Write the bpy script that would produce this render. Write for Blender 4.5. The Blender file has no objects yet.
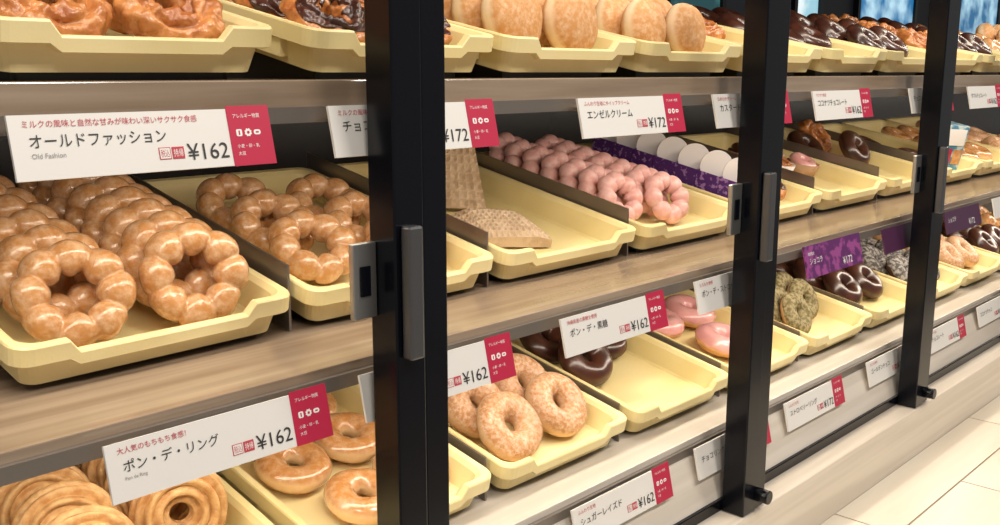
import bpy, bmesh, math, random
from mathutils import Matrix, Vector, noise
random.seed(7)
SC = bpy.context.scene
COL = SC.collection
PI = math.pi
H = 1.30
try:
    SC.view_settings.view_transform = 'Standard'
except Exception:
    pass
ORD = ['first','second','third','fourth','fifth','sixth','seventh','eighth','ninth','tenth','eleventh','twelfth']

# ------------------------------------------------------------------ materials
def mat(name, col, rough=0.5, metal=0.0, coat=0.0, col2=None, nscale=40, lo=0.4, hi=0.6,
        bump=0.0, bscale=200, stretch=None, emit=None, estr=0.0, detail=3, sss=0.0, spec=0.5, checker=False, band=None, bw=.007):
    m = bpy.data.materials.new(name); m.use_nodes = True
    nt = m.node_tree; b = nt.nodes['Principled BSDF']
    b.inputs['Base Color'].default_value = (*col, 1)
    b.inputs['Roughness'].default_value = rough
    b.inputs['Metallic'].default_value = metal
    b.inputs['Coat Weight'].default_value = coat
    b.inputs['Coat Roughness'].default_value = 0.14
    b.inputs['Specular IOR Level'].default_value = spec
    if sss:
        b.inputs['Subsurface Weight'].default_value = sss
        b.inputs['Subsurface Radius'].default_value = (0.01, 0.005, 0.003)
        b.inputs['Subsurface Scale'].default_value = 0.4
    if emit:
        b.inputs['Emission Color'].default_value = (*emit, 1)
        b.inputs['Emission Strength'].default_value = estr
    if col2 or bump:
        tc = nt.nodes.new('ShaderNodeTexCoord')
        oi = nt.nodes.new('ShaderNodeObjectInfo')
        mp = nt.nodes.new('ShaderNodeMapping')
        if stretch: mp.inputs['Scale'].default_value = stretch
        nt.links.new(tc.outputs['Object'], mp.inputs['Vector'])
        mu = nt.nodes.new('ShaderNodeMath'); mu.operation = 'MULTIPLY'; mu.inputs[1].default_value = 7.0
        nt.links.new(oi.outputs['Random'], mu.inputs[0])
        ad = nt.nodes.new('ShaderNodeVectorMath'); ad.operation = 'ADD'
        nt.links.new(mp.outputs['Vector'], ad.inputs[0]); nt.links.new(mu.outputs[0], ad.inputs[1])
    if col2 and checker:
        n = nt.nodes.new('ShaderNodeTexChecker'); n.inputs['Scale'].default_value = nscale
        n.inputs['Color1'].default_value = (*col, 1); n.inputs['Color2'].default_value = (*col2, 1)
        nt.links.new(ad.outputs[0], n.inputs['Vector'])
        nt.links.new(n.outputs['Color'], b.inputs['Base Color'])
    elif col2:
        n = nt.nodes.new('ShaderNodeTexNoise'); n.inputs['Scale'].default_value = nscale
        n.inputs['Detail'].default_value = detail
        n.inputs['Roughness'].default_value = .62 if detail > 4 else .5
        nt.links.new(ad.outputs[0], n.inputs['Vector'])
        r = nt.nodes.new('ShaderNodeValToRGB')
        r.color_ramp.elements[0].position = lo; r.color_ramp.elements[0].color = (*col, 1)
        r.color_ramp.elements[1].position = hi; r.color_ramp.elements[1].color = (*col2, 1)
        nt.links.new(n.outputs['Fac'], r.inputs['Fac'])
        out = r.outputs['Color']
        if band:                         # the pale line round the side of a fried yeast ring
            sx = nt.nodes.new('ShaderNodeSeparateXYZ'); nt.links.new(tc.outputs['Object'], sx.inputs[0])
            ab = nt.nodes.new('ShaderNodeMath'); ab.operation = 'ABSOLUTE'; nt.links.new(sx.outputs['Z'], ab.inputs[0])
            mr = nt.nodes.new('ShaderNodeMapRange'); mr.interpolation_type = 'SMOOTHSTEP'
            mr.inputs['From Min'].default_value = bw*.25; mr.inputs['From Max'].default_value = bw
            mr.inputs['To Min'].default_value = .8; mr.inputs['To Max'].default_value = 0
            nt.links.new(ab.outputs[0], mr.inputs['Value'])
            mx = nt.nodes.new('ShaderNodeMix'); mx.data_type = 'RGBA'
            nt.links.new(mr.outputs[0], mx.inputs[0]); nt.links.new(out, mx.inputs[6]); mx.inputs[7].default_value = (*band, 1)
            out = mx.outputs[2]
        nt.links.new(out, b.inputs['Base Color'])
    if bump:
        n2 = nt.nodes.new('ShaderNodeTexNoise'); n2.inputs['Scale'].default_value = bscale
        nt.links.new(ad.outputs[0], n2.inputs['Vector'])
        bp = nt.nodes.new('ShaderNodeBump'); bp.inputs['Strength'].default_value = bump
        bp.inputs['Distance'].default_value = 0.002
        nt.links.new(n2.outputs['Fac'], bp.inputs['Height'])
        nt.links.new(bp.outputs['Normal'], b.inputs['Normal'])
    return m

M = {}
M['tray'] = mat('tray_plastic', (0.81, 0.67, 0.32), 0.42, col2=(0.85, 0.72, 0.38), nscale=12, bump=0.05, bscale=500)
M['black'] = mat('black_frame', (0.003, 0.0035, 0.006), 0.2, spec=0.3)
M['steel'] = mat('brushed_steel', (0.50, 0.49, 0.47), 0.3, metal=0.9)
M['greysteel'] = mat('grey_steel', (0.13, 0.13, 0.135), 0.32, metal=0.7)
M['edge'] = mat('glass_edge', (0.34, 0.42, 0.43), 0.12, coat=0.5)
M['dark'] = mat('dark_metal', (0.06, 0.055, 0.052), 0.4, metal=0.5)
M['divider'] = mat('divider_metal', (0.26, 0.225, 0.20), 0.32, metal=0.75)
M['wood'] = mat('shelf_wood', (0.215, 0.15, 0.10), 0.18, col2=(0.36, 0.275, 0.20), nscale=1.0, lo=0.3, hi=0.7, stretch=(3, 60, 60), detail=4, coat=0.35)
M['whiteshelf'] = mat('cream_shelf', (0.56, 0.50, 0.43), 0.25, col2=(0.63, 0.57, 0.50), nscale=1.0, stretch=(3, 50, 50))
M['beige'] = mat('beige_panel', (0.60, 0.52, 0.43), 0.28, col2=(0.69, 0.61, 0.51), nscale=1.0, stretch=(2, 60, 60), detail=4)
M['ledge'] = mat('ledge_board', (0.68, 0.59, 0.47), 0.30, col2=(0.77, 0.70, 0.58), nscale=1.0, lo=.3, hi=.7, stretch=(2.5, 22, 22))
M['seam'] = mat('ledge_seam', (0.28, 0.20, 0.13), 0.6)
M['rail'] = mat('rail_aluminium', (0.22, 0.19, 0.165), 0.35, metal=0.5)
M['back'] = mat('back_panel', (0.024, 0.019, 0.018), 0.25)
M['wall'] = mat('kitchen_wall', (0.018, 0.022, 0.032), 0.6)
M['floor'] = mat('floor_tile', (0.55, 0.48, 0.40), 0.5)
M['card'] = mat('white_card', (0.77, 0.74, 0.70), 0.4)
M['red'] = mat('crimson_print', (0.48, 0.018, 0.06), 0.4)
M['redtext'] = mat('red_ink', (0.50, 0.05, 0.07), 0.5)
M['ink'] = mat('black_ink', (0.03, 0.028, 0.03), 0.5)
M['greyink'] = mat('grey_ink', (0.30, 0.28, 0.28), 0.5)
M['whiteink'] = mat('white_ink', (0.85, 0.82, 0.80), 0.5)
M['purple'] = mat('purple_print', (0.085, 0.022, 0.20), 0.35, col2=(0.38, 0.22, 0.52), nscale=120, lo=.56, hi=.62)
M['magenta'] = mat('magenta_purple_print', (0.11, 0.018, 0.12), 0.35, col2=(0.30, 0.06, 0.24), nscale=70, lo=.5, hi=.6)
M['darkpurple'] = mat('dark_purple_print', (0.07, 0.02, 0.06), 0.35)
M['paper'] = mat('white_paper', (0.82, 0.79, 0.79), 0.6)
M['weave'] = mat('woven_fibre', (0.54, 0.39, 0.255), 0.7, col2=(0.66, 0.50, 0.35), nscale=60, bump=0.3, bscale=500)
# doughnuts
M['glazed'] = mat('glazed_dough', (0.58, 0.275, 0.095), 0.25, coat=0.65, col2=(0.88, 0.66, 0.46), nscale=130, lo=0.40, hi=0.88, bump=0.26, bscale=300, sss=0.08, detail=8)
PALE = (0.76, 0.50, 0.26)
M['glazedring'] = mat('glazed_ring_dough', (0.55, 0.245, 0.075), 0.24, coat=0.7, col2=(0.82, 0.57, 0.36), nscale=120, lo=0.43, hi=0.92, bump=0.18, bscale=260, band=(0.78, 0.55, 0.30), bw=.008, detail=7)
M['sugar'] = mat('sugared_dough', (0.54, 0.245, 0.08), 0.5, coat=.2, col2=(0.88, 0.71, 0.57), nscale=220, lo=0.39, hi=0.82, bump=0.45, bscale=1000, band=(0.72, 0.47, 0.26), detail=9)
M['bun'] = mat('powdered_bun', (0.54, 0.25, 0.075), 0.6, col2=(0.82, 0.61, 0.42), nscale=150, lo=0.43, hi=0.95, bump=0.25, bscale=900, band=(0.84, 0.66, 0.44), bw=.010, detail=9)
M['old'] = mat('crisp_dough', (0.38, 0.115, 0.028), 0.36, coat=0.35, col2=(0.60, 0.25, 0.075), nscale=50, lo=0.38, hi=0.66, bump=0.5, bscale=240)
M['churro'] = mat('churro_dough', (0.54, 0.27, 0.09), 0.5, col2=(0.72, 0.45, 0.20), nscale=120, lo=0.35, hi=0.65, bump=0.4, bscale=500, detail=4)
M['choc'] = mat('chocolate_glaze', (0.040, 0.013, 0.009), 0.28, coat=0.25, col2=(0.070, 0.022, 0.013), nscale=40)
M['chocdough'] = mat('chocolate_dough', (0.085, 0.032, 0.018), 0.6, bump=0.3, bscale=400)
M['pink'] = mat('pink_icing', (0.76, 0.40, 0.37), 0.40, coat=0.15, col2=(0.88, 0.66, 0.63), nscale=110, lo=0.42, hi=0.86, detail=6)
M['pinkgloss'] = mat('pink_gloss_icing', (0.75, 0.35, 0.35), 0.25, coat=0.6, col2=(0.80, 0.43, 0.42), nscale=30)
M['dough'] = mat('golden_dough', (0.56, 0.27, 0.09), 0.5, col2=(0.62, 0.33, 0.13), nscale=40, bump=0.15, bscale=300, band=PALE)
M['crumb'] = mat('green_crumbs', (0.17, 0.135, 0.055), 0.8, col2=(0.42, 0.35, 0.19), nscale=180, lo=0.4, hi=0.6, bump=1.0, bscale=600)
M['greysugar'] = mat('grey_crumbs', (0.10, 0.09, 0.085), 0.8, col2=(0.45, 0.42, 0.40), nscale=150, lo=0.45, hi=0.6, bump=1.0, bscale=500)
M['bluep'] = mat('blue_print', (0.06, 0.22, 0.36), 0.4, col2=(0.5, 0.60, 0.62), nscale=50, lo=.45, hi=.55)
M['kraft'] = mat('kraft_paper', (0.40, 0.22, 0.11), 0.6, col2=(0.48, 0.29, 0.16), nscale=30)

# ------------------------------------------------------------------ mesh helpers
class MB:
    def __init__(s): s.v = []; s.f = []; s.sm = []
    def box(s, x0, x1, y0, y1, z0, z1):
        n = len(s.v)
        s.v += [(x0,y0,z0),(x1,y0,z0),(x1,y1,z0),(x0,y1,z0),(x0,y0,z1),(x1,y0,z1),(x1,y1,z1),(x0,y1,z1)]
        for q in [(0,3,2,1),(4,5,6,7),(0,1,5,4),(1,2,6,5),(2,3,7,6),(3,0,4,7)]:
            s.f.append(tuple(n+i for i in q)); s.sm.append(False)
        return s
    def prism_x(s, poly, x0, x1):           # poly in (y,z)
        n = len(s.v); k = len(poly)
        s.v += [(x0,y,z) for y,z in poly] + [(x1,y,z) for y,z in poly]
        s.f.append(tuple(range(n, n+k))); s.f.append(tuple(range(n+2*k-1, n+k-1, -1))); s.sm += [False, False]
        for i in range(k):
            j = (i+1) % k
            s.f.append((n+i, n+k+i, n+k+j, n+j)); s.sm.append(False)
        return s
    def cyl(s, c, r, h, axis='z', seg=20):
        n = len(s.v)
        for e in (0, 1):
            for i in range(seg):
                a = 2*PI*i/seg; p, q = r*math.cos(a), r*math.sin(a)
                if axis == 'z': s.v.append((c[0]+p, c[1]+q, c[2]+e*h))
                elif axis == 'y': s.v.append((c[0]+p, c[1]+e*h, c[2]+q))
                else: s.v.append((c[0]+e*h, c[1]+p, c[2]+q))
        s.f.append(tuple(range(n+seg-1, n-1, -1))); s.f.append(tuple(range(n+seg, n+2*seg))); s.sm += [False, False]
        for i in range(seg):
            j = (i+1) % seg
            s.f.append((n+i, n+j, n+seg+j, n+seg+i)); s.sm.append(True)
        return s
    def mesh(s, name, m):
        me = bpy.data.meshes.new(name); me.from_pydata(s.v, [], s.f); me.materials.append(m)
        me.polygons.foreach_set('use_smooth', s.sm); me.update()
        bm = bmesh.new(); bm.from_mesh(me); bmesh.ops.recalc_face_normals(bm, faces=bm.faces); bm.to_mesh(me); bm.free()
        return me

def link(name, data, parent=None, bevel=0):
    o = bpy.data.objects.new(name, data); COL.objects.link(o)
    if parent: o.parent = parent
    if bevel and data:
        b = o.modifiers.new('bevel', 'BEVEL'); b.width = bevel; b.segments = 2; b.limit_method = 'ANGLE'
    return o
def tag(o, label, cat, group=None, kind=None):
    if label: o['label'] = label
    if cat: o['category'] = cat
    if group: o['group'] = group
    if kind: o['kind'] = kind
    return o
def struct(name, me, label):
    o = link(name, me); o['kind'] = 'structure'; o['label'] = label; o['category'] = name.split('_')[0]
    return o

def ring_mesh(name, m, R, rf, nu=72, nv=22, zs=1.0, off=0.0, part=None, bumpf=None, edge=0.15):
    v = []; f = []
    closed = part is None
    nn = nv if closed else nv+1
    for i in range(nu):
        t = 2*PI*i/nu
        if closed: p0, p1 = 0, 2*PI
        else:
            w = part*noise.noise(Vector((2.2*math.cos(t), 2.2*math.sin(t), 3.1)))
            p0, p1 = -edge+w, PI+edge-w
        for j in range(nn):
            p = p0+(p1-p0)*j/nv
            r = rf(t, p)+off
            if not closed and (j == 0 or j == nv): r -= off*1.3
            q = Vector(((R+r*math.cos(p))*math.cos(t), (R+r*math.cos(p))*math.sin(t), r*math.sin(p)*zs))
            if bumpf: q = bumpf(q, t, p)
            v.append(q)
    for i in range(nu):
        i2 = (i+1) % nu
        for j in range(nv):
            j2 = (j+1) % nn if closed else j+1
            f.append((i*nn+j, i2*nn+j, i2*nn+j2, i*nn+j2))
    me = bpy.data.meshes.new(name); me.from_pydata(v, [], f); me.materials.append(m)
    me.polygons.foreach_set('use_smooth', [True]*len(f)); me.update()
    return me

# ------------------------------------------------------------------ doughnut kinds
def ball_r(rb, R, N=8, k0=.78):
    h = PI/N
    def rf(t, p):
        d = ((t+h) % (2*h))-h
        s = R*d
        k = 1.0+0.03*math.sin(3*t+1.0)
        return k*math.sqrt(max(rb*rb-s*s*k0, (0.58*rb)**2))
    return rf
def soft(amp, sc):
    def bf(q, t, p): return q*(1+amp*noise.noise(q*sc))
    return bf
def plain_r(r, seed=0):
    return lambda t, p: r*(1+0.035*math.sin(2*t+seed)+0.02*math.sin(5*t+2*seed))
def craggy(q, t, p):
    n = noise.noise(q*70)*0.0050+noise.noise(q*150)*0.0026+noise.noise(q*320)*.0010
    d = Vector((q.x, q.y, 0)); d = d.normalized() if d.length > 0 else d
    c = Vector((d.x*0.027, d.y*0.027, 0)); u = (q-c)
    u = u.normalized() if u.length > 0 else u
    petals = 0.0030*abs(math.sin(4.5*t+0.6*math.sin(2*t)))*max(0, math.cos(p-0.3))
    crack = -0.0075*math.exp(-((p-1.25-0.25*math.sin(3*t))/0.20)**2)-0.004*math.exp(-((p-2.3-0.3*math.sin(4*t))/0.16)**2)
    return q+u*(n+petals+crack)
def bun_mesh(BS):
    v = []; f = []
    prof2 = []; n = 22
    for i in range(n+1):
        a = -PI/2+PI*i/n; c, s = math.cos(a), math.sin(a)
        prof2.append((.0405*abs(c)**.72, .0218*math.copysign(abs(s)**.92, s)))
    nu = 40
    v.append(Vector((0,0,prof2[0][1]))*BS)
    for r, z in prof2[1:-1]:
        for i in range(nu):
            a = 2*PI*i/nu; q = Vector((r*math.cos(a), r*math.sin(a), z))*BS; q += q*0.04*noise.noise(q*45); v.append(q)
    v.append(Vector((0,0,prof2[-1][1]))*BS); k = len(prof2)-2
    for i in range(nu):
        j = (i+1) % nu
        f.append((0, 1+j, 1+i)); f.append((len(v)-1, 1+(k-1)*nu+i, 1+(k-1)*nu+j))
        for a in range(k-1): f.append((1+a*nu+i, 1+a*nu+j, 1+(a+1)*nu+j, 1+(a+1)*nu+i))
    me = bpy.data.meshes.new('bun'); me.from_pydata(v, [], f); me.materials.append(M['bun'])
    me.polygons.foreach_set('use_smooth', [True]*len(f)); me.update(); return me
def churro_r(t, p): return 0.0150*(1+0.22*(2*abs(math.cos(4.5*p+.4))-1.25))*(1+0.04*math.sin(2*t))

KINDS = {}
def kind(key, name, look, R, rb, zs, parts): KINDS[key] = dict(name=name, look=look, R=R, rb=rb, zs=zs, parts=parts)
PR, PB = 0.0318, 0.0154
kind('ball', 'ball_ring_doughnut', 'glazed golden ball-ring doughnut', PR, PB, 1, [('doughnut', ring_mesh('ball_ring', M['glazed'], PR, ball_r(PB, PR), 144, 26, bumpf=soft(.06, 50)))])
QR, QB = 0.0258, 0.0132
kind('pinkball', 'ball_ring_doughnut', 'pink iced ball-ring doughnut', QR, QB+.0004, 1, [
    ('dough', ring_mesh('ball_dough', M['dough'], QR, ball_r(QB, QR, 8, .95), 112, 20)),
    ('icing', ring_mesh('ball_icing', M['pink'], QR, ball_r(QB, QR, 8, .95), 112, 20, off=.0010, part=.35, edge=.5))])
kind('old', 'old_fashioned_doughnut', 'craggy golden-brown old-fashioned doughnut', .027, .0195, .9, [('doughnut', ring_mesh('old_fashioned', M['old'], .027, plain_r(.0152), 150, 44, .85, bumpf=craggy))])
kind('chocold', 'old_fashioned_doughnut', 'craggy chocolate-dipped old-fashioned doughnut', .027, .0200, .9, [
    ('dough', ring_mesh('old_dough', M['old'], .027, plain_r(.0152), 150, 44, .85, bumpf=craggy)),
    ('chocolate', ring_mesh('old_choc', M['choc'], .027, plain_r(.0152), 150, 34, .85, off=.0013, part=1.0, bumpf=craggy, edge=-.7))])
RR, RB = .0255, .0166
GR, GB = .0242, .0152
kind('ring', 'ring_doughnut', 'shiny glazed plain ring doughnut', GR, GB+.0007, .86, [('doughnut', ring_mesh('glazed_ring', M['glazedring'], GR, plain_r(GB, 1), zs=.86, bumpf=soft(.05, 30)))])
kind('sugar', 'ring_doughnut', 'sugar dusted ring doughnut', RR, RB+.0012, .95, [('doughnut', ring_mesh('sugar_ring', M['sugar'], RR, plain_r(RB+.0005, 2), zs=.95, bumpf=soft(.05, 35)))])
def iced(key, look, dm, tm, pname, seed, part, off=.001, crumb=False, R=RR, B=RB):
    bf = (lambda q,t,p: q*(1+.035*noise.noise(q*320))) if crumb else None
    kind(key, 'ring_doughnut', look, R, B+.0016, .86, [('dough', ring_mesh(key+'_dough', dm, R, plain_r(B, seed), zs=.86)),
        (pname, ring_mesh(key+'_top', tm, R, plain_r(B, seed), zs=.86, off=off, part=part, nu=100 if crumb else 72, bumpf=bf))])
iced('choc', 'dark chocolate ring doughnut', M['chocdough'], M['choc'], 'glaze', 3, .5)
iced('pink', 'pink iced ring doughnut', M['dough'], M['pinkgloss'], 'icing', 4, .4, R=.0262, B=.0175)
iced('green', 'brownish-green crumb coated ring doughnut', M['dough'], M['crumb'], 'crumb_coat', 5, .3, .0012, True, R=.0230, B=.0140)
iced('grey', 'grey crumb coated ring doughnut', M['chocdough'], M['greysugar'], 'crumb_coat', 6, .3, .0012, True)
kind('churro', 'churro_ring', 'ridged golden churro ring', .0258, .0176, 1, [('churro', ring_mesh('churro_ring', M['churro'], .0258, churro_r, 96, 130, 1.0))])
kind('bun', 'cream_bun', 'sugar powdered round filled bun', .0190, .0222, 1.0, [('bun', bun_mesh(1.0))])
kind('smallbun', 'cream_bun', 'smaller powdered round bun', .0171, .0200, 1.0, [('bun', bun_mesh(.90))])

def put(key, mtx, label, group):
    K = KINDS[key]
    if len(K['parts']) == 1:
        o = link(K['name'], K['parts'][0][1])
    else:
        o = link(K['name'], None); o.empty_display_size = .02
        for pn, me in K['parts']: link(pn, me, o)
    o.matrix_world = mtx
    tag(o, label, 'churro' if key == 'churro' else ('bun' if 'bun' in key else 'doughnut'), group)
    return o

# ------------------------------------------------------------------ setting
struct('floor', MB().box(-2, 9, -3, 3, -.02, 0).mesh('floor', M['floor']), 'pale shop floor under the display case')
struct('wall_back', MB().box(-2, 9, 1.75, 1.8, 0, 2.6).mesh('wall_back', M['wall']), 'dark kitchen wall seen behind the display case')
def reflection(x0, x1, z0, z1, c, c2, s, n, lab):  # added glowing panel, stands in for blue-white reflections in the door glass
    wm = mat('reflection_glow_%d' % n, c, 0.3, col2=c2, nscale=5, lo=.42, hi=.62)
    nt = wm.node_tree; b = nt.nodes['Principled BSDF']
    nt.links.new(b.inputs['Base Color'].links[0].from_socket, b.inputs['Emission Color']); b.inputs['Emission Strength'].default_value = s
    fm = MB()
    fm.box(x0-.03, x1+.03, 1.72, 1.75, z0-.03, z0); fm.box(x0-.03, x1+.03, 1.72, 1.75, z1, z1+.03)
    fm.box(x0-.03, x0, 1.72, 1.75, z0, z1); fm.box(x1, x1+.03, 1.72, 1.75, z0, z1)
    o = struct('reflection_%d' % n, fm.mesh('reflection_frame', M['black']), lab)
    link('reflection_sheet', MB().box(x0, x1, 1.735, 1.745, z0, z1).mesh('reflection_sheet', wm), o)
reflection(3.45, 3.85, H+.15, H+.5, (.012, .06, .07), (.10, .26, .26), .7, 1, 'dim teal painted glass reflection left of the second black post')
reflection(4.54, 4.78, H-.10, H+.5, (.30, .55, .66), (.75, .85, .88), .9, 2, 'narrow white-blue painted glass reflection just right of second black post')
reflection(5.25, 6.00, H+.06, H+.6, (.02, .16, .36), (.45, .70, .84), .9, 3, 'blue painted glass reflection left of the third black post')
reflection(6.40, 7.5, H+.02, H+.6, (.02, .13, .28), (.40, .64, .78), .9, 4, 'wide blue painted glass reflection at the top right corner')

# ------------------------------------------------------------------ display case
X0, X1 = .02, 4.4
SHZ = {'top': H-.006, 'middle': H-.237, 'bottom': H-.455}
TAGZ = {'top': H-.026, 'middle': H-.246, 'bottom': H-.461}
case = link('display_case', None); case.location = (0, 0, 0)
tag(case, 'long wood-shelved bakery display case full of yellow doughnut trays', 'display case')
for s, z in SHZ.items():
    th = .030 if s == 'top' else .018
    link('shelf', MB().box(X0, X1, .033, .60, z-th, z).mesh('shelf', M['whiteshelf'] if s == 'bottom' else M['wood']), case, .001)
    link('shelf_rail', MB().box(X0, X1, .028, .0329, z-th-.002, z-th+.010).mesh('rail', M['rail']), case)
link('back_panel', MB().box(X0, X1, .60, .615, H-.55, H+.03).mesh('back', M['back']), case)
link('top_panel', MB().box(X0, X1, .001, .615, H+.33, H+.36).mesh('top', M['black']), case)
link('front_sill', MB().prism_x([(.033, H-.4735), (.033, H-.55), (.001, H-.55), (.001, H-.545), (.026, H-.4735)], X0, X1).mesh('sill', M['whiteshelf']), case)
link('door_rail', MB().box(X0, X1, -.0005, .012, H-.5500, H-.535).mesh('rail', M['black']), case, .001)
base = link('base_cabinet', MB().box(X0, X1, -.034, .60, .001, H-.5505).mesh('base', M['beige']), None, .002)
tag(base, 'pale beige wood base cabinet under the display case', 'cabinet')

LZ = H-.635
led = link('counter_ledge', MB().box(X0, X1, -.42, -.0345, LZ-.03, LZ-.002).mesh('ledge_core', M['seam']))
tag(led, 'cream counter ledge with thin seams running along below the case', 'ledge')
link('front_panel', MB().box(X0, X1, -.40, -.38, .001, LZ-.03).mesh('ledge_front', M['beige']), led)
for y0, y1, ph in ((-.125, -.035, .2), (-.245, -.128, .45), (-.42, -.248, .1)):
    x = X0-.6+ph
    while x < X1:
        a, b = max(X0, x), min(X1, x+.56)
        if b > a: link('ledge_board', MB().box(a, b, y0, y1, LZ-.002, LZ).mesh('ledge_board', M['ledge']), led)
        x += .5632

# door posts with handles
def door_post(x, label):
    t = link('door_post', None); t.location = (x, 0, H)
    tag(t, label, 'door post', 'black door posts of the display case')
    link('stile', MB().box(-.0285, .0015, -.032, -.001, -.5495, .329).mesh('stile', M['black']), t, .0015)
    link('stile', MB().box(.0025, .0285, -.030, -.001, -.5495, .329).mesh('stile', M['black']), t, .0015)
    link('glass_edge', MB().box(.0286, .0308, -.024, -.018, -.5495, .329).mesh('edge', M['edge']), t)
    link('handle', MB().box(-.0235, -.0095, -.044, -.0325, -.222, -.116).mesh('handle', M['greysteel']), t, .002)
    l = link('latch', MB().box(-.052, -.029, -.010, -.004, -.190, -.130).mesh('latch', M['steel']), t, .001)
    link('slot', MB().box(-.046, -.036, -.0115, -.0101, -.172, -.148).mesh('slot', M['black']), l, .0005)
    link('hinge_knob', MB().cyl((.004, -.050, -.528), .009, .0195, 'y').mesh('knob', M['black']), t, .001)
    return t
for x, lab in ((.510, 'thick black door post with steel latch, nearest the camera'), (1.070, 'second black door post, beside the purple cartons tray'),
               (1.630, 'third black door post, right of the purple price tag'), (2.20, 'furthest black door post at the right edge')):
    door_post(x, lab)

# ------------------------------------------------------------------ trays
L, TILT, ZO = .36, math.radians(12), .003
TT = math.tan(TILT)
#        first centre, pitch, front y, width, count
ROWS = {'top': (.367, .2365, .085, .222, 11), 'middle': (.3745, .2625, .13, .247, 10), 'bottom': (.350, .2385, .075, .222, 11)}
def rrect(w, y0, y1, r, z, n=5):
    pts = []
    for cx, cy, a0 in ((w/2-r, y0+r, -PI/2), (w/2-r, y1-r, 0), (-w/2+r, y1-r, PI/2), (-w/2+r, y0+r, PI)):
        for i in range(n+1):
            a = a0+PI/2*i/n; pts.append((cx+r*math.cos(a), cy+r*math.sin(a), z))
    return pts
def tray_loop(W, w, y0, y1, r, z, drop):
    pts = rrect(w, y0, y1, r, z)
    c1, c2 = W/2-.042, W/2-.050
    return pts+[(-c1, y0, z), (-c2, y0, z-drop), (c2, y0, z-drop), (c1, y0, z)]
def tray_mesh(W):
    D = .0105                               # the front wall steps down between its raised corners
    spec = [(W-.042, .021, .012, .006, 0), (W-.036, .018, .014, .0085, 0), (W-.024, .012, .014, .033, D), (W-.016, .008, .015, .0375, D),
            (W-.002, .001, .016, .0380, D), (W, 0, .016, .0365, D), (W, 0, .016, .0225, .006), (W-.003, .0015, .015, .0215, .006),
            (W-.018, .009, .013, .0205, .006), (W-.026, .013, .012, 0.0, 0)]
    loops = [tray_loop(W, w, e, L-e, r, z, d) for w, e, r, z, d in spec]
    mb = MB(); k = len(loops[0])
    for lp in loops: mb.v += lp
    for a in range(len(loops)-1):
        for i in range(k):
            j = (i+1) % k
            mb.f.append((a*k+i, a*k+j, (a+1)*k+j, (a+1)*k+i))
    mb.f.append(tuple(range(k))); n = (len(loops)-1)*k; mb.f.append(tuple(range(n+k-1, n-1, -1)))
    mb.sm = [False]*len(mb.f)
    for sx in (-1, 1):                      # stacking lugs under the flange
        for yy in (.05, .25): mb.box(sx*(W/2-.008)-.005, sx*(W/2-.008)+.005, yy, yy+.06, .006, .0222)
    return mb.mesh('tray', M['tray'])
TRAYS = {w: tray_mesh(w) for w in (.222, .247)}
def cx(row, k):
    c, p = ROWS[row][0], ROWS[row][1]
    return c+p*k-(.018 if row == 'top' and k == 0 else 0)
def frame(row, k):
    return Matrix.Translation((cx(row, k), ROWS[row][2], SHZ[row]+ZO)) @ Matrix.Rotation(TILT, 4, 'X')
def rack_mesh(w):
    mb = MB(); c = math.cos(TILT); y1, y2 = .03*c, .345*c; e = w/2-.029
    for sx in (-e, e):
        mb.prism_x([(y1, -.0028), (y2, -.0028), (y2, y2*TT-.0008), (y1, y1*TT-.0008)], sx-.002, sx+.002)
    mb.box(-e-.0005, e+.0005, y1, y1+.004, -.0028, y1*TT-.0008)
    mb.box(-e-.0005, e+.0005, y2-.004, y2, -.0028, (y2-.004)*TT-.0012)
    return mb.mesh('rack', M['dark'])
RACKS = {w: rack_mesh(w) for w in (.222, .247)}
CONT = {
 'top': ['craggy old-fashioned doughnuts', 'chocolate dipped old-fashioned doughnuts', 'powdered buns', 'smaller powdered buns', 'a few craggy brown rings', 'dark chocolate rings', 'dark iced rings', 'craggy rings', 'chocolate rings', 'glazed rings', 'buns'],
 'middle': ['glazed ball-ring doughnuts', 'a few glazed ball rings', 'woven mats', 'pink ball rings', 'purple cartons', 'paper-cupped doughnuts', 'chocolate and brown doughnuts', 'a small printed carton', 'glazed rings', 'sugar rings'],
 'bottom': ['ridged churro rings', 'shiny glazed rings', 'sugared rings', 'chocolate rings', 'pink iced rings', 'green crumbed rings', 'dark chocolate rings', 'grey crumbed rings', 'sugar rings', 'chocolate rings', 'glazed rings']}
for row, (c0, pi, yf, w, n) in ROWS.items():
    for k in range(n):
        o = link('tray', TRAYS[w]); m = frame(row, k)
        if row == 'middle' and k == 0: m = m @ Matrix.Rotation(math.radians(1.0), 4, 'Z')
        o.matrix_world = m
        tag(o, 'yellow plastic tray of %s, %s from left on %s shelf' % (CONT[row][k], ORD[k], row), 'tray', 'yellow trays on the %s shelf' % row)
        r = link('tray_rack', RACKS[w]); r.location = (cx(row, k), yf, SHZ[row]+ZO)
        tag(r, 'dark metal wedge rack under %s tray from left on %s shelf' % (ORD[k], row), 'rack', 'wedge racks on the %s shelf' % row)
def divider_mesh(h):
    return MB().prism_x([(.018, -.0028), (.35, .30*TT), (.35, .35*TT+h), (.018, .018*TT+h)], -.0012, .0012).mesh('divider', M['divider'])
for row, ks, h in (('middle', (0, 1, 2, 4, 5, 6), .056), ('bottom', (1, 2, 3, 4, 5), .043)):
    DIV = divider_mesh(h)
    for k in ks:
        c0, pi, yf, w, n = ROWS[row]
        o = link('divider', DIV); o.location = (c0+pi*(k+.5), yf, SHZ[row]+ZO)
        tag(o, 'grey metal divider plate between %s and %s %s-shelf trays from left' % (ORD[k], ORD[k+1], row), 'divider', 'grey divider plates on the %s shelf' % row)

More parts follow.
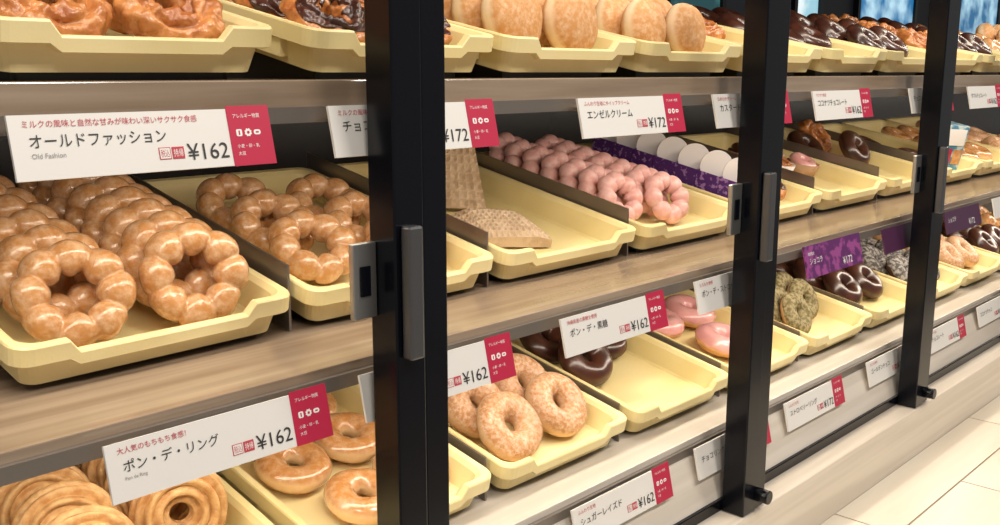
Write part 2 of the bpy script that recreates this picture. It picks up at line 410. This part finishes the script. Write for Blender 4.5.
# ------------------------------------------------------------------ filling the trays
def lean(row, k, key, u, v, a, spin=None, yaw=0, lift=0):
    K = KINDS[key]; a = math.radians(a)
    h = .0092+K['R']*math.sin(a)+math.hypot(K['rb']*math.sin(a), K['rb']*K['zs']*math.cos(a))+lift
    spin = random.uniform(0, 6.28) if spin is None else spin
    return frame(row, k) @ Matrix.Translation((u, v, h)) @ Matrix.Rotation(math.radians(yaw), 4, 'Z') @ Matrix.Rotation(a, 4, 'X') @ Matrix.Rotation(spin, 4, 'Z')
def column(row, k, key, u, v0, n, a, side, vmax=.318, step=None, yaw=0):
    K = KINDS[key]
    st = step or max(2*K['rb']*K['zs']/max(math.sin(math.radians(a)), .2), 0)*1.01
    st = min(st, 2.02*(K['R']+K['rb']))
    i = 0; v = v0
    while i < n and v < vmax:
        sp = random.uniform(-.06, .06) if 'ball' in key else None
        m = lean(row, k, key, u+random.uniform(-.0015, .0015), v, a+random.uniform(-1.5, 1.5), spin=sp, yaw=yaw+random.uniform(-3, 3))
        pos = 'front one' if i == 0 else ORD[i]+' back'
        put(key, m, '%s, %s in %s row of %s %s-shelf tray' % (K['look'], pos, side, ORD[k], row),
            '%s in the %s tray of the %s shelf' % (K['name'].replace('_', ' ')+'s', ORD[k], row))
        v += st; i += 1
def two(row, k, key, v0, n, a, du=.0465, v1=None, n1=None, yaw=0, step=None):
    column(row, k, key, -du, v0, n, a, 'left', yaw=yaw, step=step)
    column(row, k, key, du, v1 if v1 is not None else v0, n1 if n1 is not None else n, a, 'right', yaw=yaw, step=step)
def free(row, k, key, spots):
    for i, (u, v, a, words) in enumerate(spots):
        put(key, lean(row, k, key, u, v, a, yaw=random.uniform(-8, 8)), '%s, %s in %s %s-shelf tray' % (KINDS[key]['look'], words, ORD[k], row),
            '%s in the %s tray of the %s shelf' % (KINDS[key]['name'].replace('_', ' ')+'s', ORD[k], row))
# middle
column('middle', 0, 'ball', -.052, .058, 7, 46, 'left', yaw=-12)
column('middle', 0, 'ball', .048, .050, 8, 58, 'right', yaw=-12)
column('middle', 1, 'ball', -.050, .100, 3, 26, 'left', yaw=-8, step=.072); column('middle', 1, 'ball', .050, .072, 3, 26, 'right', yaw=-8, step=.072)
column('middle', 3, 'pinkball', -.060, .095, 8, 50, 'left', yaw=-8); column('middle', 3, 'pinkball', .020, .072, 8, 50, 'right', yaw=-8)
free('middle', 4, 'chocold', [(.052, .085, 4, 'lying at front right'), (.052, .195, 4, 'lying at back right')])
free('middle', 6, 'choc', [(.05, .16, 45, 'leaning at the right'), (-.05, .22, 30, 'leaning at back left')]); free('middle', 6, 'old', [(.05, .25, 40, 'leaning at back right')])
two('middle', 8, 'ring', .08, 3, 12, step=.085); two('middle', 9, 'sugar', .08, 3, 12)
# bottom
column('bottom', 0, 'churro', -.050, .080, 6, 68, 'left', yaw=-14, step=.043); column('bottom', 0, 'churro', .040, .100, 5, 68, 'right', yaw=-14, step=.043)
free('bottom', 1, 'ring', [(-.018, .060, 4, 'lying at front left'), (.057, .078, 4, 'lying at front right'), (-.045, .142, 6, 'lying in the middle left'),
                           (.038, .158, 6, 'lying in the middle right'), (-.045, .230, 4, 'lying at back left'), (.038, .242, 4, 'lying at back right')])
column('bottom', 2, 'sugar', -.045, .062, 6, 36, 'left'); column('bottom', 2, 'sugar', .045, .070, 6, 36, 'right')
free('bottom', 3, 'choc', [(-.050, .140, 34, 'leaning at the front'), (.040, .185, 14, 'lying to the right'), (-.050, .215, 30, 'leaning behind the front one'), (.044, .275, 14, 'lying at back right')])
free('bottom', 4, 'pink', [(-.004, .090, 3, 'lying nearer the front'), (-.047, .188, 3, 'lying further back'), (.046, .188, 3, 'lying at back right')])
column('bottom', 5, 'green', -.052, .07, 6, 52, 'left'); column('bottom', 5, 'green', .030, .10, 5, 52, 'right')
two('bottom', 6, 'choc', .10, 4, 30); two('bottom', 7, 'grey', .08, 4, 30); two('bottom', 8, 'sugar', .08, 4, 30)
two('bottom', 9, 'choc', .08, 4, 30); two('bottom', 10, 'ring', .08, 4, 30)
# top
two('top', 0, 'old', .064, 5, 30, v1=.060)
two('top', 1, 'chocold', .064, 4, 25)
two('top', 2, 'bun', .064, 7, 70, du=.0430, v1=.054)
two('top', 3, 'smallbun', .062, 8, 68, du=.0400, v1=.052)
free('top', 4, 'old', [(-.046, .20, 12, 'lying at back left'), (.046, .19, 12, 'lying at back right'), (-.046, .30, 12, 'lying at far back left'), (.046, .29, 12, 'lying at far back right')])
two('top', 5, 'choc', .12, 3, 18, step=.075); two('top', 6, 'choc', .08, 4, 30)
two('top', 7, 'old', .08, 3, 25); two('top', 8, 'choc', .08, 4, 30); two('top', 9, 'ring', .08, 4, 30); two('top', 10, 'bun', .08, 3, 60)

# small paper cups holding doughnuts in the sixth middle tray
def cup_mesh(m):
    mb = MB(); n = 28; prof = [(0, .0), (.024, .0), (.031, .026), (.0298, .026), (.023, .0015), (0, .0015)]
    for r, z in prof:
        for i in range(n):
            a = 2*PI*i/n; k = 1+(.035*math.cos(14*a) if z > .01 else 0); mb.v.append((r*k*math.cos(a), r*k*math.sin(a), z))
    for j in range(len(prof)-1):
        for i in range(n): i2 = (i+1) % n; mb.f.append((j*n+i, j*n+i2, (j+1)*n+i2, (j+1)*n+i)); mb.sm.append(True)
    return mb.mesh('cup', m)
CUPS = [cup_mesh(M['paper']), cup_mesh(M['kraft'])]
for i, (u, v, cm, key, words) in enumerate(((.002, .165, 0, 'old', 'front left'), (.070, .150, 1, 'pink', 'front right'),
                                 (.002, .240, 1, 'choc', 'second row left'), (.070, .225, 0, 'choc', 'second row right'))):
    F = frame('middle', 5) @ Matrix.Translation((u, v, .0088))
    c = link('paper_cup', CUPS[cm]); c.matrix_world = F
    tag(c, '%s pleated paper cup holding a small doughnut, %s of sixth middle-shelf tray' % (('white', 'brown kraft')[cm], words), 'paper cup', 'paper cups on the middle shelf')
    put(key, F @ Matrix.Translation((0, 0, .0255)) @ Matrix.Rotation(math.radians(18), 4, 'X') @ Matrix.Scale(.62, 4), 'small %s in paper cup, %s of sixth tray' % (KINDS[key]['look'], words), 'small doughnuts in paper cups')

# folded waffle-woven pieces in the third middle tray
def waffle(W_, D_, hf, hb, nx, ny, cut=0.0, crumple=0.0, grid=.0020):
    """stiff slab with a raised waffle grid on its top; hf/hb = thickness at front / back"""
    mb = MB(); nx *= 3; ny *= 3
    for s in (0, 1):
        for j in range(ny+1):
            for i in range(nx+1):
                a, b = i/nx, j/ny
                x = (a-.5)*W_*(1-cut*b); y = (b-.5)*D_+.006*math.sin(a*5)*crumple
                e = min(1, 3*min(a, 1-a)+.4)*min(1, 3*(1-b)+.5)*min(1, 4*b+.5)
                z = 0 if s == 0 else (hf+(hb-hf)*b)*(1-crumple+crumple*e)+crumple*.005*noise.noise(Vector((x*28, y*28, 1)))+(grid if (i % 3 == 0 or j % 3 == 0) else 0)
                mb.v.append((x, y, max(z, .001) if s else z))
    g = lambda s, i, j: s*(nx+1)*(ny+1)+j*(nx+1)+i
    for s in (0, 1):
        for j in range(ny):
            for i in range(nx): mb.f.append((g(s,i,j), g(s,i+1,j), g(s,i+1,j+1), g(s,i,j+1)))
    for i in range(nx):
        for j in (0, ny): mb.f.append((g(0,i,j), g(1,i,j), g(1,i+1,j), g(0,i+1,j)))
    for j in range(ny):
        for i in (0, nx): mb.f.append((g(0,i,j), g(0,i,j+1), g(1,i,j+1), g(1,i,j)))
    mb.sm = [False]*len(mb.f)
    return mb.mesh('waffle', M['weave'])
o = link('woven_mat', waffle(.112, .084, .005, .005, 9, 7, .30, 0, .0032))
o.matrix_world = frame('middle', 2) @ Matrix.Translation((-.006, .235, .0092+.044*math.sin(math.radians(66)))) @ Matrix.Rotation(math.radians(-26), 4, 'Z') @ Matrix.Rotation(math.radians(66), 4, 'X')
tag(o, 'stiff tan lattice-woven piece standing at back of third middle-shelf tray', 'mat')
p = link('woven_packet', waffle(.108, .076, .016, .030, 13, 9, .08, .6))
p.matrix_world = frame('middle', 2) @ Matrix.Translation((-.026, .108, .0092)) @ Matrix.Rotation(math.radians(-14), 4, 'Z')
tag(p, 'pale tan waffle-woven low folded packet in front of the standing lattice piece', 'packet')

# purple cartons with white rounded sleeves in the fifth middle tray
def sleeve_mesh():
    n = 28; w, h, t = .0255, .074, .002; r = .0258
    pts = [(-w*.75, 0), (w*.75, 0)]+[(w*math.cos(a), h-r+r*math.sin(a)) for a in [-.6+(PI+1.2)*i/n for i in range(n+1)]]
    mb = MB(); k = len(pts)
    mb.v = [(x, -t/2, z) for x, z in pts]+[(x, t/2, z) for x, z in pts]
    mb.f = [tuple(range(k)), tuple(range(2*k-1, k-1, -1))]; mb.sm = [False, False]
    for i in range(k):
        j = (i+1) % k; mb.f.append((i, k+i, k+j, j)); mb.sm.append(False)
    return mb.mesh('sleeve', M['paper'])
SLV = sleeve_mesh()
CD, CH, CF = .0408, .052, .012
PUR = MB().box(-.040, .040, 0, .0012, 0, CH).box(-.040, .040, CD-.0012, CD, 0, CH).box(-.040, -.0388, .0013, CD-.0013, 0, CH).box(.0388, .040, .0013, CD-.0013, 0, CH).box(-.0385, .0385, .0014, CD-.0014, 0, CF).mesh('carton', M['purple'])
for i in range(7):
    v = .034+.0418*i
    F = frame('middle', 4) @ Matrix.Translation((-.060, v, .0092))
    pos = 'front one' if i == 0 else ORD[i]+' back'
    c = link('carton', None); c.matrix_world = F
    tag(c, 'purple carton with upright white rounded sleeve beside pink ball rings, %s' % pos, 'carton', 'purple doughnut cartons on the middle shelf')
    link('box', PUR, c)
    s = link('sleeve', SLV, c); s.location = (-.019, CD/2, CF+.0005); s.rotation_euler = (math.radians(-3), 0, math.radians(-50))
    m = F @ Matrix.Translation((.013, CD/2, CF+.035)) @ Matrix.Rotation(math.radians(-42), 4, 'Z') @ Matrix.Rotation(math.radians(88), 4, 'X') @ Matrix.Rotation(random.uniform(0, 6), 4, 'Z') @ Matrix.Scale(.58, 4)
    put('choc', m, 'small dark chocolate ring standing behind white sleeve in purple carton, %s' % pos, 'doughnuts in the purple cartons')

# small printed carton in the eighth middle tray
bx = link('carton', MB().box(-.040, .040, 0, .05, 0, .10).mesh('blue_box', M['bluep']), None, .001)
bx.matrix_world = frame('middle', 7) @ Matrix.Translation((.048, .055, .0092)) @ Matrix.Rotation(math.radians(-20), 4, 'Z')
tag(bx, 'small upright blue, red and white printed carton at far right of middle shelf', 'carton')
link('red_panel', MB().box(-.038, .004, -.0012, -.0001, .012, .048).mesh('redp', M['red']), bx)
link('white_panel', MB().box(-.034, .034, -.0012, -.0001, .056, .092).mesh('whp', M['paper']), bx)
link('orange_panel', MB().box(.010, .036, -.0012, -.0001, .014, .046).mesh('orp', M['glazedring']), bx)
free('middle', 7, 'choc', [(-.055, .09, 10, 'lying at front left'), (-.055, .2, 10, 'lying at back left')])

# ------------------------------------------------------------------ price tags
TXT = {}
def text_mesh(body, m):
    key = (body, m.name)
    if key in TXT: return TXT[key]
    cu = bpy.data.curves.new('text', 'FONT'); cu.body = body; cu.size = 1.0; cu.resolution_u = 3
    o = bpy.data.objects.new('text', cu); COL.objects.link(o)
    bpy.context.view_layer.update()
    me = bpy.data.meshes.new_from_object(o.evaluated_get(bpy.context.evaluated_depsgraph_get()))
    bpy.data.objects.remove(o)
    me.materials.clear(); me.materials.append(m)
    xs = [q.co.x for q in me.vertices] or [0, 1]; ys = [q.co.y for q in me.vertices] or [0, 1]
    TXT[key] = (me, min(xs), max(xs), min(ys), max(ys)); return TXT[key]
def add_text(t, name, body, m, x, y, h, wmax, z=.0031):
    me, a, b, c, d = text_mesh(body, m)
    if not len(me.vertices): return
    sy = h/(d-c); sx = sy
    if (b-a)*sx > wmax: sx = wmax/(b-a)
    o = link(name, me, t); o.scale = (sx, sy, 1); o.location = (x-a*sx, y-c*sy, z)
TW, TH = .180, .0400
CARD = MB().box(0, TW, 0, TH, 0, .0025).mesh('card', M['card'])
CARDP = MB().box(0, TW, 0, TH*1.15, 0, .0025).mesh('cardp', M['magenta'])
CARDD = MB().box(0, TW, 0, TH, 0, .0025).mesh('cardd', M['darkpurple'])
RED = MB().box(TW*.815, TW+.001, -.0005, TH+.002, .0026, .0030).mesh('redend', M['red'])
def flat(pts, m, z0, z1, name):
    mb = MB(); k = len(pts)
    mb.v = [(a, b, z0) for a, b in pts]+[(a, b, z1) for a, b in pts]
    mb.f = [tuple(range(k-1, -1, -1)), tuple(range(k, 2*k))]+[(i, (i+1) % k, k+(i+1) % k, k+i) for i in range(k)]; mb.sm = [False]*len(mb.f)
    return mb.mesh(name, m)
def rr(x, y, w, h, r): return [(x+a, y+b) for a, b, c in rrect(w, -h/2, h/2, r, 0, 4)]
IY = TH*.57
ICONS = [flat(rr(TW*.857, IY, .0046, .0050, .0011), M['whiteink'], .0031, .0033, 'icon'),
         flat([(TW*.897+(.0031 if i % 2 else .0024)*math.cos(i*PI/8), IY+(.0031 if i % 2 else .0024)*math.sin(i*PI/8)) for i in range(16)], M['whiteink'], .0031, .0033, 'icon'),
         flat(rr(TW*.938, IY, .0056, .0036, .0016), M['whiteink'], .0031, .0033, 'icon')]
DOTS = [flat(rr(TW*.857, IY, .0011, .0032, .0004), M['red'], .0034, .0035, 'icon_mark'), flat(rr(TW*.897, IY, .0021, .0021, .0009), M['red'], .0034, .0035, 'icon_mark'),
        flat(rr(TW*.938, IY, .0026, .0011, .0005), M['red'], .0034, .0035, 'icon_mark')]
BADGE1 = MB().box(TW*.512, TW*.558, TH*.19, TH*.39, .0026, .0029).mesh('badge', M['redtext'])
BADGEIN = MB().box(TW*.515, TW*.555, TH*.203, TH*.377, .00291, .0030).mesh('badge_face', M['card'])
BADGE2 = MB().box(TW*.564, TW*.612, TH*.19, TH*.39, .0026, .003).mesh('badge', M['redtext'])
CLIP = MB().box(.05, TW-.05, TH*.66, TH*.95, -.006, -.0001).mesh('clip', M['rail'])
def price_tag(row, x, title, price, label, sub=None, eng=None, style='white'):
    a = math.radians(77)
    t = link('price_tag', None)
    t.location = (x, .0195-TH*math.cos(a), TAGZ[row]-TH*math.sin(a)); t.rotation_euler = (a, 0, 0)
    tag(t, label, 'price tag', 'price tags along the %s shelf' % row)
    link('card', {'white': CARD, 'purple': CARDP, 'dark': CARDD}[style], t)
    link('clip', CLIP, t)
    ik = M['ink'] if style == 'white' else M['whiteink']
    if style == 'white':
        r = link('red_panel', RED, t)
        for me in ICONS: link('icon', me, r)
        for me in DOTS: link('icon_mark', me, r)
        add_text(r, 'small_print', 'アレルギー物質', M['whiteink'], TW*.840, TH*.83, TH*.08, TW*.12)
        add_text(r, 'small_print', '小麦・卵・乳', M['whiteink'], TW*.840, TH*.30, TH*.07, TW*.10)
        add_text(r, 'small_print', '大豆', M['whiteink'], TW*.840, TH*.17, TH*.07, TW*.05)
        b1 = link('price_badge', BADGE1, t); link('badge_face', BADGEIN, b1); b2 = link('price_badge', BADGE2, t)
        add_text(b1, 'badge_text', '税込', M['redtext'], TW*.518, TH*.225, TH*.13, TW*.034, .0031)
        add_text(b2, 'badge_text', '持帰', M['whiteink'], TW*.569, TH*.225, TH*.13, TW*.038, .0031)
    if sub: add_text(t, 'subtitle_text', sub, M['redtext'] if style == 'white' else ik, TW*.045, TH*.80, TH*.115, TW*.64)
    if title: add_text(t, 'title_text', title, ik, TW*.06, TH*.48, TH*.21, TW*.49)
    if eng: add_text(t, 'english_text', eng, M['greyink'], TW*.06, TH*.33, TH*.075, TW*.12)
    if price: add_text(t, 'price_text', '¥'+price, ik, TW*.625, TH*.15, TH*.28, TW*.18)
pt = price_tag
pt('top', .224, 'オールドファッション', '162', 'white ¥162 price tag with red end, under craggy old-fashioned doughnuts', sub='ミルクの風味と自然な甘みが味わい深いサクサク食感', eng='Old Fashion')
pt('top', .459, 'チョコファッション', '172', 'white ¥172 price tag half hidden behind the nearest black post', sub='ミルクの風味と自然な甘み')
pt('top', .761, 'エンゼルクリーム', '172', 'white ¥172 price tag under the powdered buns, above pink ball rings', sub='ふんわり生地にホイップクリーム')
pt('top', 1.01, 'カスタードクリーム', '172', 'white price tag on top shelf partly hidden by second black post', sub='なめらかクリーム')
pt('top', 1.262, 'ココナツチョコレート', '162', 'white price tag on top shelf just right of second black post', sub='サクサク食感')
pt('top', 1.595, 'チョコレート', '162', 'white price tag on top shelf partly hidden by third black post')
pt('top', 1.862, 'ダブルチョコレート', '162', 'white price tag on top shelf right of third black post')
pt('middle', .266, 'ポン・デ・リング', '162', 'white ¥162 price tag under the glazed ball-ring doughnuts, lower left', sub='大人気のもちもち食感！', eng='Pon de Ring')
pt('middle', .482, None, '162', 'white ¥162 middle-shelf price tag half hidden behind nearest black post')
pt('middle', .739, 'ポン・デ・黒糖', '162', 'white ¥162 price tag under the woven mats, above chocolate rings', sub='沖縄県産の黒糖を使用')
pt('middle', .987, 'ポン・デ・ストロベリー', '162', 'white middle-shelf price tag left of and behind second black post', sub='もちもち食感')
pt('middle', 1.266, 'ショコラ', '172', 'magenta-purple price tag hanging under the purple cartons tray', style='purple', sub='期間限定')
pt('middle', 1.53, None, None, 'dark plum price tag partly behind third black post', style='dark')
pt('middle', 1.80, 'ショコラ', '172', 'dark plum price tag right of third black post', style='dark')
pt('bottom', .762, 'シュガーレイズド', '162', 'white ¥162 price tag at bottom front under the sugared rings', sub='ふんわり生地')
pt('bottom', 1.002, 'チョコリング', '162', 'white bottom-shelf price tag partly behind second black post')
pt('bottom', 1.234, 'ストロベリーリング', '172', 'white ¥172 bottom-shelf price tag just right of second black post', sub='ふんわり生地')
pt('bottom', 1.509, 'ゴールデンチョコ', '162', 'white bottom-shelf price tag left of third black post', sub='つぶつぶ食感')
pt('bottom', 1.77, 'チョコレート', '162', 'white bottom-shelf price tag right of third black post', sub='サクサク食感')
pt('bottom', 2.03, 'ココナツチョコ', '162', 'white bottom-shelf price tag at far right edge')
pt('middle', 2.06, None, '162', 'white middle-shelf price tag at far right edge')

# ------------------------------------------------------------------ lights
def area(name, loc, rot, sx, sy, e, c):
    l = bpy.data.lights.new(name, 'AREA'); l.shape = 'RECTANGLE'; l.size = sx; l.size_y = sy; l.energy = e; l.color = c
    o = bpy.data.objects.new(name, l); COL.objects.link(o); o.location = loc; o.rotation_euler = rot; return o
for x in (-.3, .9, 2.1):
    area('ceiling_light', (x, -1.25, H+1.35), (math.radians(42), 0, 0), .45, .22, 20, (1, .94, .86))
for z, e in ((H+.325, 8), (SHZ['top']-.034, 7), (SHZ['middle']-.022, 6.5)):
    area('shelf_light', (2.2, .075, z), (math.radians(12), 0, 0), 4.3, .03, e, (1, .88, .72))
w = bpy.data.worlds.new('World'); SC.world = w; w.use_nodes = True
bg = w.node_tree.nodes['Background']; bg.inputs['Color'].default_value = (1, .96, .90, 1); bg.inputs['Strength'].default_value = .21

# ------------------------------------------------------------------ camera
cd = bpy.data.cameras.new('camera'); cam = bpy.data.objects.new('camera', cd); COL.objects.link(cam)
cd.sensor_width = 36; cd.lens = 35.28; cd.clip_start = .03
cam.location = (0, -.60, H); cam.rotation_euler = (math.radians(79), 0, math.radians(-46.5))
SC.camera = cam
